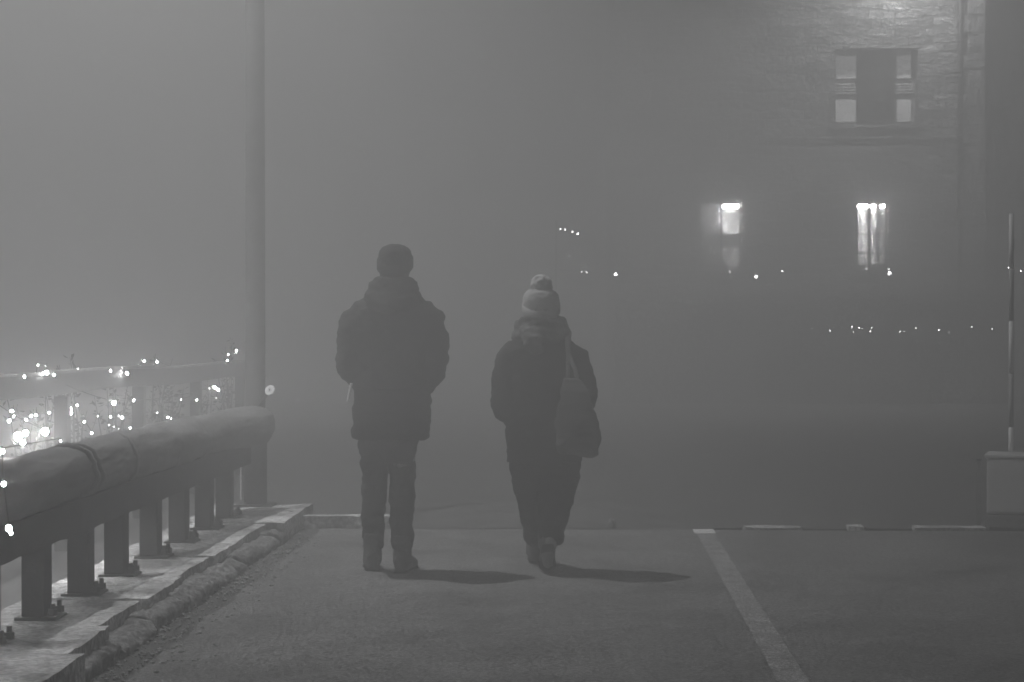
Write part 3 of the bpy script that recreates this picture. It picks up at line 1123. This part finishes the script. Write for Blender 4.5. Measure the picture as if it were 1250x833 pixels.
loft(bm, [(1.615, .01, .012, .09, .108), (1.64, .01, .012, .093, .11), (1.665, .01, .01, .092, .109), (1.70, .01, .008, .091, .107), (1.74, .01, .004, .082, .096), (1.77, .01, 0, .058, .066), (1.785, .01, 0, .02, .02)], 32, 2.1)
set_back(bm, 1.78, .42)
hat = soft('hat', bm, 'knit', man, .01, 2, .003, .03)
bm = bmesh.new()
loft(bm, [(1.605, .01, .012, .094, .112), (1.612, .01, .012, .099, .117), (1.655, .01, .012, .099, .117), (1.663, .01, .012, .094, .112)], 40, 2.1)
set_back(bm, 1.78, .42)
obj('brim', bm, 'knit', hat, True)
eyes(body, .01, .108, 1.662)

# --- the woman
wY = 10.05
womX = atY(665, 700, wY).x
wom = thing('person', 'person in pale bobble hat, scarf and wide trousers walking away mid-stride', 'person', (womX, wY, 0))
bm = bmesh.new()
loft(bm, [(.74, 0, 0, .14, .1), (.84, 0, 0, .16, .11), (1.0, -.01, 0, .125, .09), (1.12, -.02, 0, .145, .1), (1.22, -.02, 0, .145, .09), (1.28, -.02, 0, .09, .07), (1.32, -.02, 0, .055, .055)])
tube(bm, [(-.02, -.01, 1.27), (-.02, .0, 1.36), (-.02, .01, 1.42)], [.054, .05, .05], 16)
head_shapes(bm, -.02, .012, 1.335, 1.545, .15, .185)
for s in (-1, 1):
    tube(bm, [(-.02 + s * .12, 0, 1.21), (-.02 + s * .175, -.01, 1.165), (-.012 + s * .21, -.03, 1.06), (s * .226, -.045, .965)], [.04, .04, .036, .033], 12)
for s, pts in ((-1, [(-.226, -.045, .955), (-.216, -.02, .885), (-.19, .045, .845), (-.165, .07, .83)]), (1, [(.226, -.03, .975), (.22, .0, .92), (.2, .055, .875), (.175, .07, .85)])):
    tube(bm, pts, [.033, .032, .028, .024], 12)
    hand(bm, (s * .155, .06, .84), (-.35 * s, -.1, -1), s, .02)
tube(bm, [(-.08, 0, .8), (-.08, .045, .6), (-.066, .13, .42), (-.052, .24, .25), (-.052, .345, .11), (-.06, .40, .05), (-.066, .5, .035)], [.085, .07, .055, .045, .036, .036, .028], 14)
tube(bm, [(.08, 0, .8), (.078, .01, .6), (.06, .012, .42), (.04, -.06, .26), (.024, -.15, .16), (.018, -.15, .11), (.018, -.08, .05)], [.085, .07, .055, .045, .038, .036, .028], 14)
wbody = soft('body', bm, 'skin', wom, .011, 2)
bm = bmesh.new()
loft(bm, [(1.30, -.02, -.07, .05, .03), (1.36, -.02, -.05, .075, .05), (1.43, -.02, -.02, .083, .085)], 20)
soft('hair', bm, 'hair', wom, .01, 2, .003, .02)
bm = bmesh.new()
loft(bm, [(.60, 0, 0, .207, .155), (.68, 0, 0, .211, .16), (.8, -.003, 0, .207, .16), (.92, -.01, 0, .195, .15), (1.04, -.015, 0, .19, .145), (1.15, -.02, 0, .197, .145), (1.22, -.02, 0, .187, .13), (1.27, -.02, -.005, .14, .11), (1.32, -.02, -.005, .095, .09)])
tube(bm, [(-.15, 0, 1.22), (-.2, -.01, 1.17), (-.222, -.03, 1.06), (-.228, -.05, .95), (-.218, -.03, .88), (-.195, .05, .84), (-.15, .12, .8)], [.06, .07, .068, .064, .062, .054, .045], 18)
tube(bm, [(.11, 0, 1.22), (.165, -.01, 1.17), (.205, -.02, 1.08), (.228, -.03, .98), (.222, .0, .92), (.2, .06, .87), (.16, .12, .82)], [.06, .07, .067, .064, .06, .054, .045], 18)
soft('coat', bm, 'coat_b', wom, .012, 4, .014, .11)
bm = bmesh.new()                               # bulky patterned scarf in two turns
for z, r, t in ((1.29, .112, .05), (1.345, .098, .046)):
    seg = 24
    tube(bm, [(-.02 + (r + .012 * math.sin(3 * a)) * math.cos(a), -.006 + (r * .92) * math.sin(a), z + .014 * math.sin(2 * a + z * 9)) for a in [2 * PI * k / seg for k in range(seg + 1)]], t, 14)
tube(bm, [(-.08, -.12, 1.31), (-.06, -.16, 1.25), (-.035, -.165, 1.19)], [.05, .05, .035], 12)
soft('scarf', bm, 'scarf', wom, .011, 3, .012, .05)
bm = bmesh.new()                               # wide trousers
loft(bm, [(.58, 0, .01, .19, .14), (.68, 0, .005, .198, .15), (.82, 0, 0, .185, .14)])
tube(bm, [(-.085, 0, .68), (-.08, .07, .52), (-.062, .17, .36), (-.05, .27, .2), (-.048, .30, .13)], [.118, .11, .094, .078, .072], 20)
tube(bm, [(.085, 0, .68), (.078, .02, .52), (.058, .01, .38), (.04, -.06, .25), (.03, -.11, .17)], [.118, .11, .094, .076, .068], 20)
soft('trousers', bm, 'trousers', wom, .011, 4, .010, .08)
boot('boot', wom, 'boot_b', (-.06, .31, .0), (-.072, .55, .0), w=.043, shaft=.14)
boot('boot', wom, 'boot_b', (.022, -.20, .155), (.015, -.055, .012), w=.046, shaft=.13, tilt_pts=Vector((.1, .75, .75)).normalized())
bm = bmesh.new()                               # knitted hat
loft(bm, [(1.375, -.02, .01, .097, .112), (1.41, -.02, .01, .1, .114), (1.46, -.02, .006, .1, .113), (1.49, -.021, .002, .094, .106), (1.52, -.022, 0, .08, .09), (1.54, -.023, 0, .05, .055)], 32, 2.1)
set_back(bm, 1.54, .4)
wh = soft('hat', bm, 'knit_p', wom, .01, 2, .004, .025)
bm = bmesh.new()
loft(bm, [(1.368, -.02, .01, .1, .115), (1.374, -.02, .01, .105, .12), (1.41, -.02, .01, .105, .12), (1.42, -.02, .01, .099, .114)], 40, 2.1)
set_back(bm, 1.54, .4)
obj('brim', bm, 'knit_p', wh, True)
eyes(wbody, -.02, .1, 1.446)
bm = bmesh.new()
vs = ball(bm, (-.018, -.005, 1.558), .06, 4)
rough(bm, .008, 45)
rr = random.Random(5)
c0 = Vector((-.018, -.005, 1.558))
for i in range(260):                           # woolly strands
    d = Vector((rr.gauss(0, 1), rr.gauss(0, 1), rr.gauss(0, 1))).normalized()
    sd = d.orthogonal().normalized() * .0018
    L = rr.uniform(.058, .068)
    a = [bm.verts.new(c0 + d * .05 + sd), bm.verts.new(c0 + d * .05 - sd), bm.verts.new(c0 + d * L)]
    bm.faces.new(a)
obj('pompom', bm, 'pompom', wh, True)

# --- her tote bag, slung behind the right arm
tb = thing('tote_bag', 'soft grey tote bag slung from the shoulder behind the right arm', 'bag', (womX + .178, wY - .205, .645))
bm = bmesh.new()
loft(bm, [(0.0, .004, 0, .085, .035), (.012, .004, 0, .112, .05), (.06, .004, 0, .119, .06), (.16, .0, 0, .115, .057), (.28, -.012, 0, .092, .04), (.37, -.02, .005, .066, .024), (.415, -.024, .01, .05, .012)], 28, 2.8)
soft('bag_body', bm, 'tote', tb, .010, 3, .018, .13)
for dx_, dy_ in ((-.035, -.008), (.03, -.004)):
    bm = bmesh.new()
    tube(bm, [(-.026 + dx_ * .8, .008, .39), (-.03 + dx_ * .6, .02, .46), (-.05, .06, .55), (-.055 + dx_ * .2, .12, .632), (-.055 + dx_ * .2, .2, .648), (-.045, .3, .6), (-.03 + dx_ * .4, .32, .5)], [(.012, .004)] * 7, 8)
    obj('strap', bm, 'tote_strap', tb, True)

# ------------------------------------------------------------------ haze, sky, moonlight
bm = bmesh.new()
box(bm, (-58, -8, -1.0), (58, 90, 13.5))
hm = bpy.data.materials.new('haze')
hm.use_nodes = True
nt = hm.node_tree
nt.nodes.clear()
out = nt.nodes.new('ShaderNodeOutputMaterial')
pv = nt.nodes.new('ShaderNodeVolumePrincipled')
pv.inputs['Color'].default_value = (0.84, 0.84, 0.84, 1)
pv.inputs['Density'].default_value = 0.1
pv.inputs['Anisotropy'].default_value = 0.25
nt.links.new(pv.outputs[0], out.inputs['Volume'])
hz_ = obj('haze', bm, hm)
hz_['kind'] = 'stuff'

w = bpy.data.worlds.new('World')
S.world = w
w.use_nodes = True
nt = w.node_tree
bg = nt.nodes['Background']
sk = nt.nodes.new('ShaderNodeTexSky')
sk.sky_type = 'NISHITA'
sk.sun_disc = False
sk.sun_elevation = R(62)
sk.sun_rotation = R(-77)
bw = nt.nodes.new('ShaderNodeRGBToBW')
nt.links.new(sk.outputs[0], bw.inputs[0])
nt.links.new(bw.outputs[0], bg.inputs['Color'])
bg.inputs['Strength'].default_value = 0.005
sl = bpy.data.lights.new('moonlight', 'SUN')
sl.energy = 0.012
sl.angle = R(12)
so = bpy.data.objects.new('moonlight', sl)
COL.objects.link(so)
so.rotation_euler = (Vector((-3.9, 0.9, 7.5))).to_track_quat('Z', 'Y').to_euler()

# ------------------------------------------------------------------ render settings
S.view_settings.view_transform = 'Standard'
S.view_settings.look = 'None'
S.view_settings.gamma = 1
S.view_settings.exposure = 0
S.render.engine = 'CYCLES'
c = S.cycles
c.volume_bounces = 1
c.max_bounces = 6
c.diffuse_bounces = 3
c.use_denoising = True
c.sample_clamp_indirect = 2.0
c.caustics_reflective = False
c.caustics_refractive = False
c.use_light_tree = True
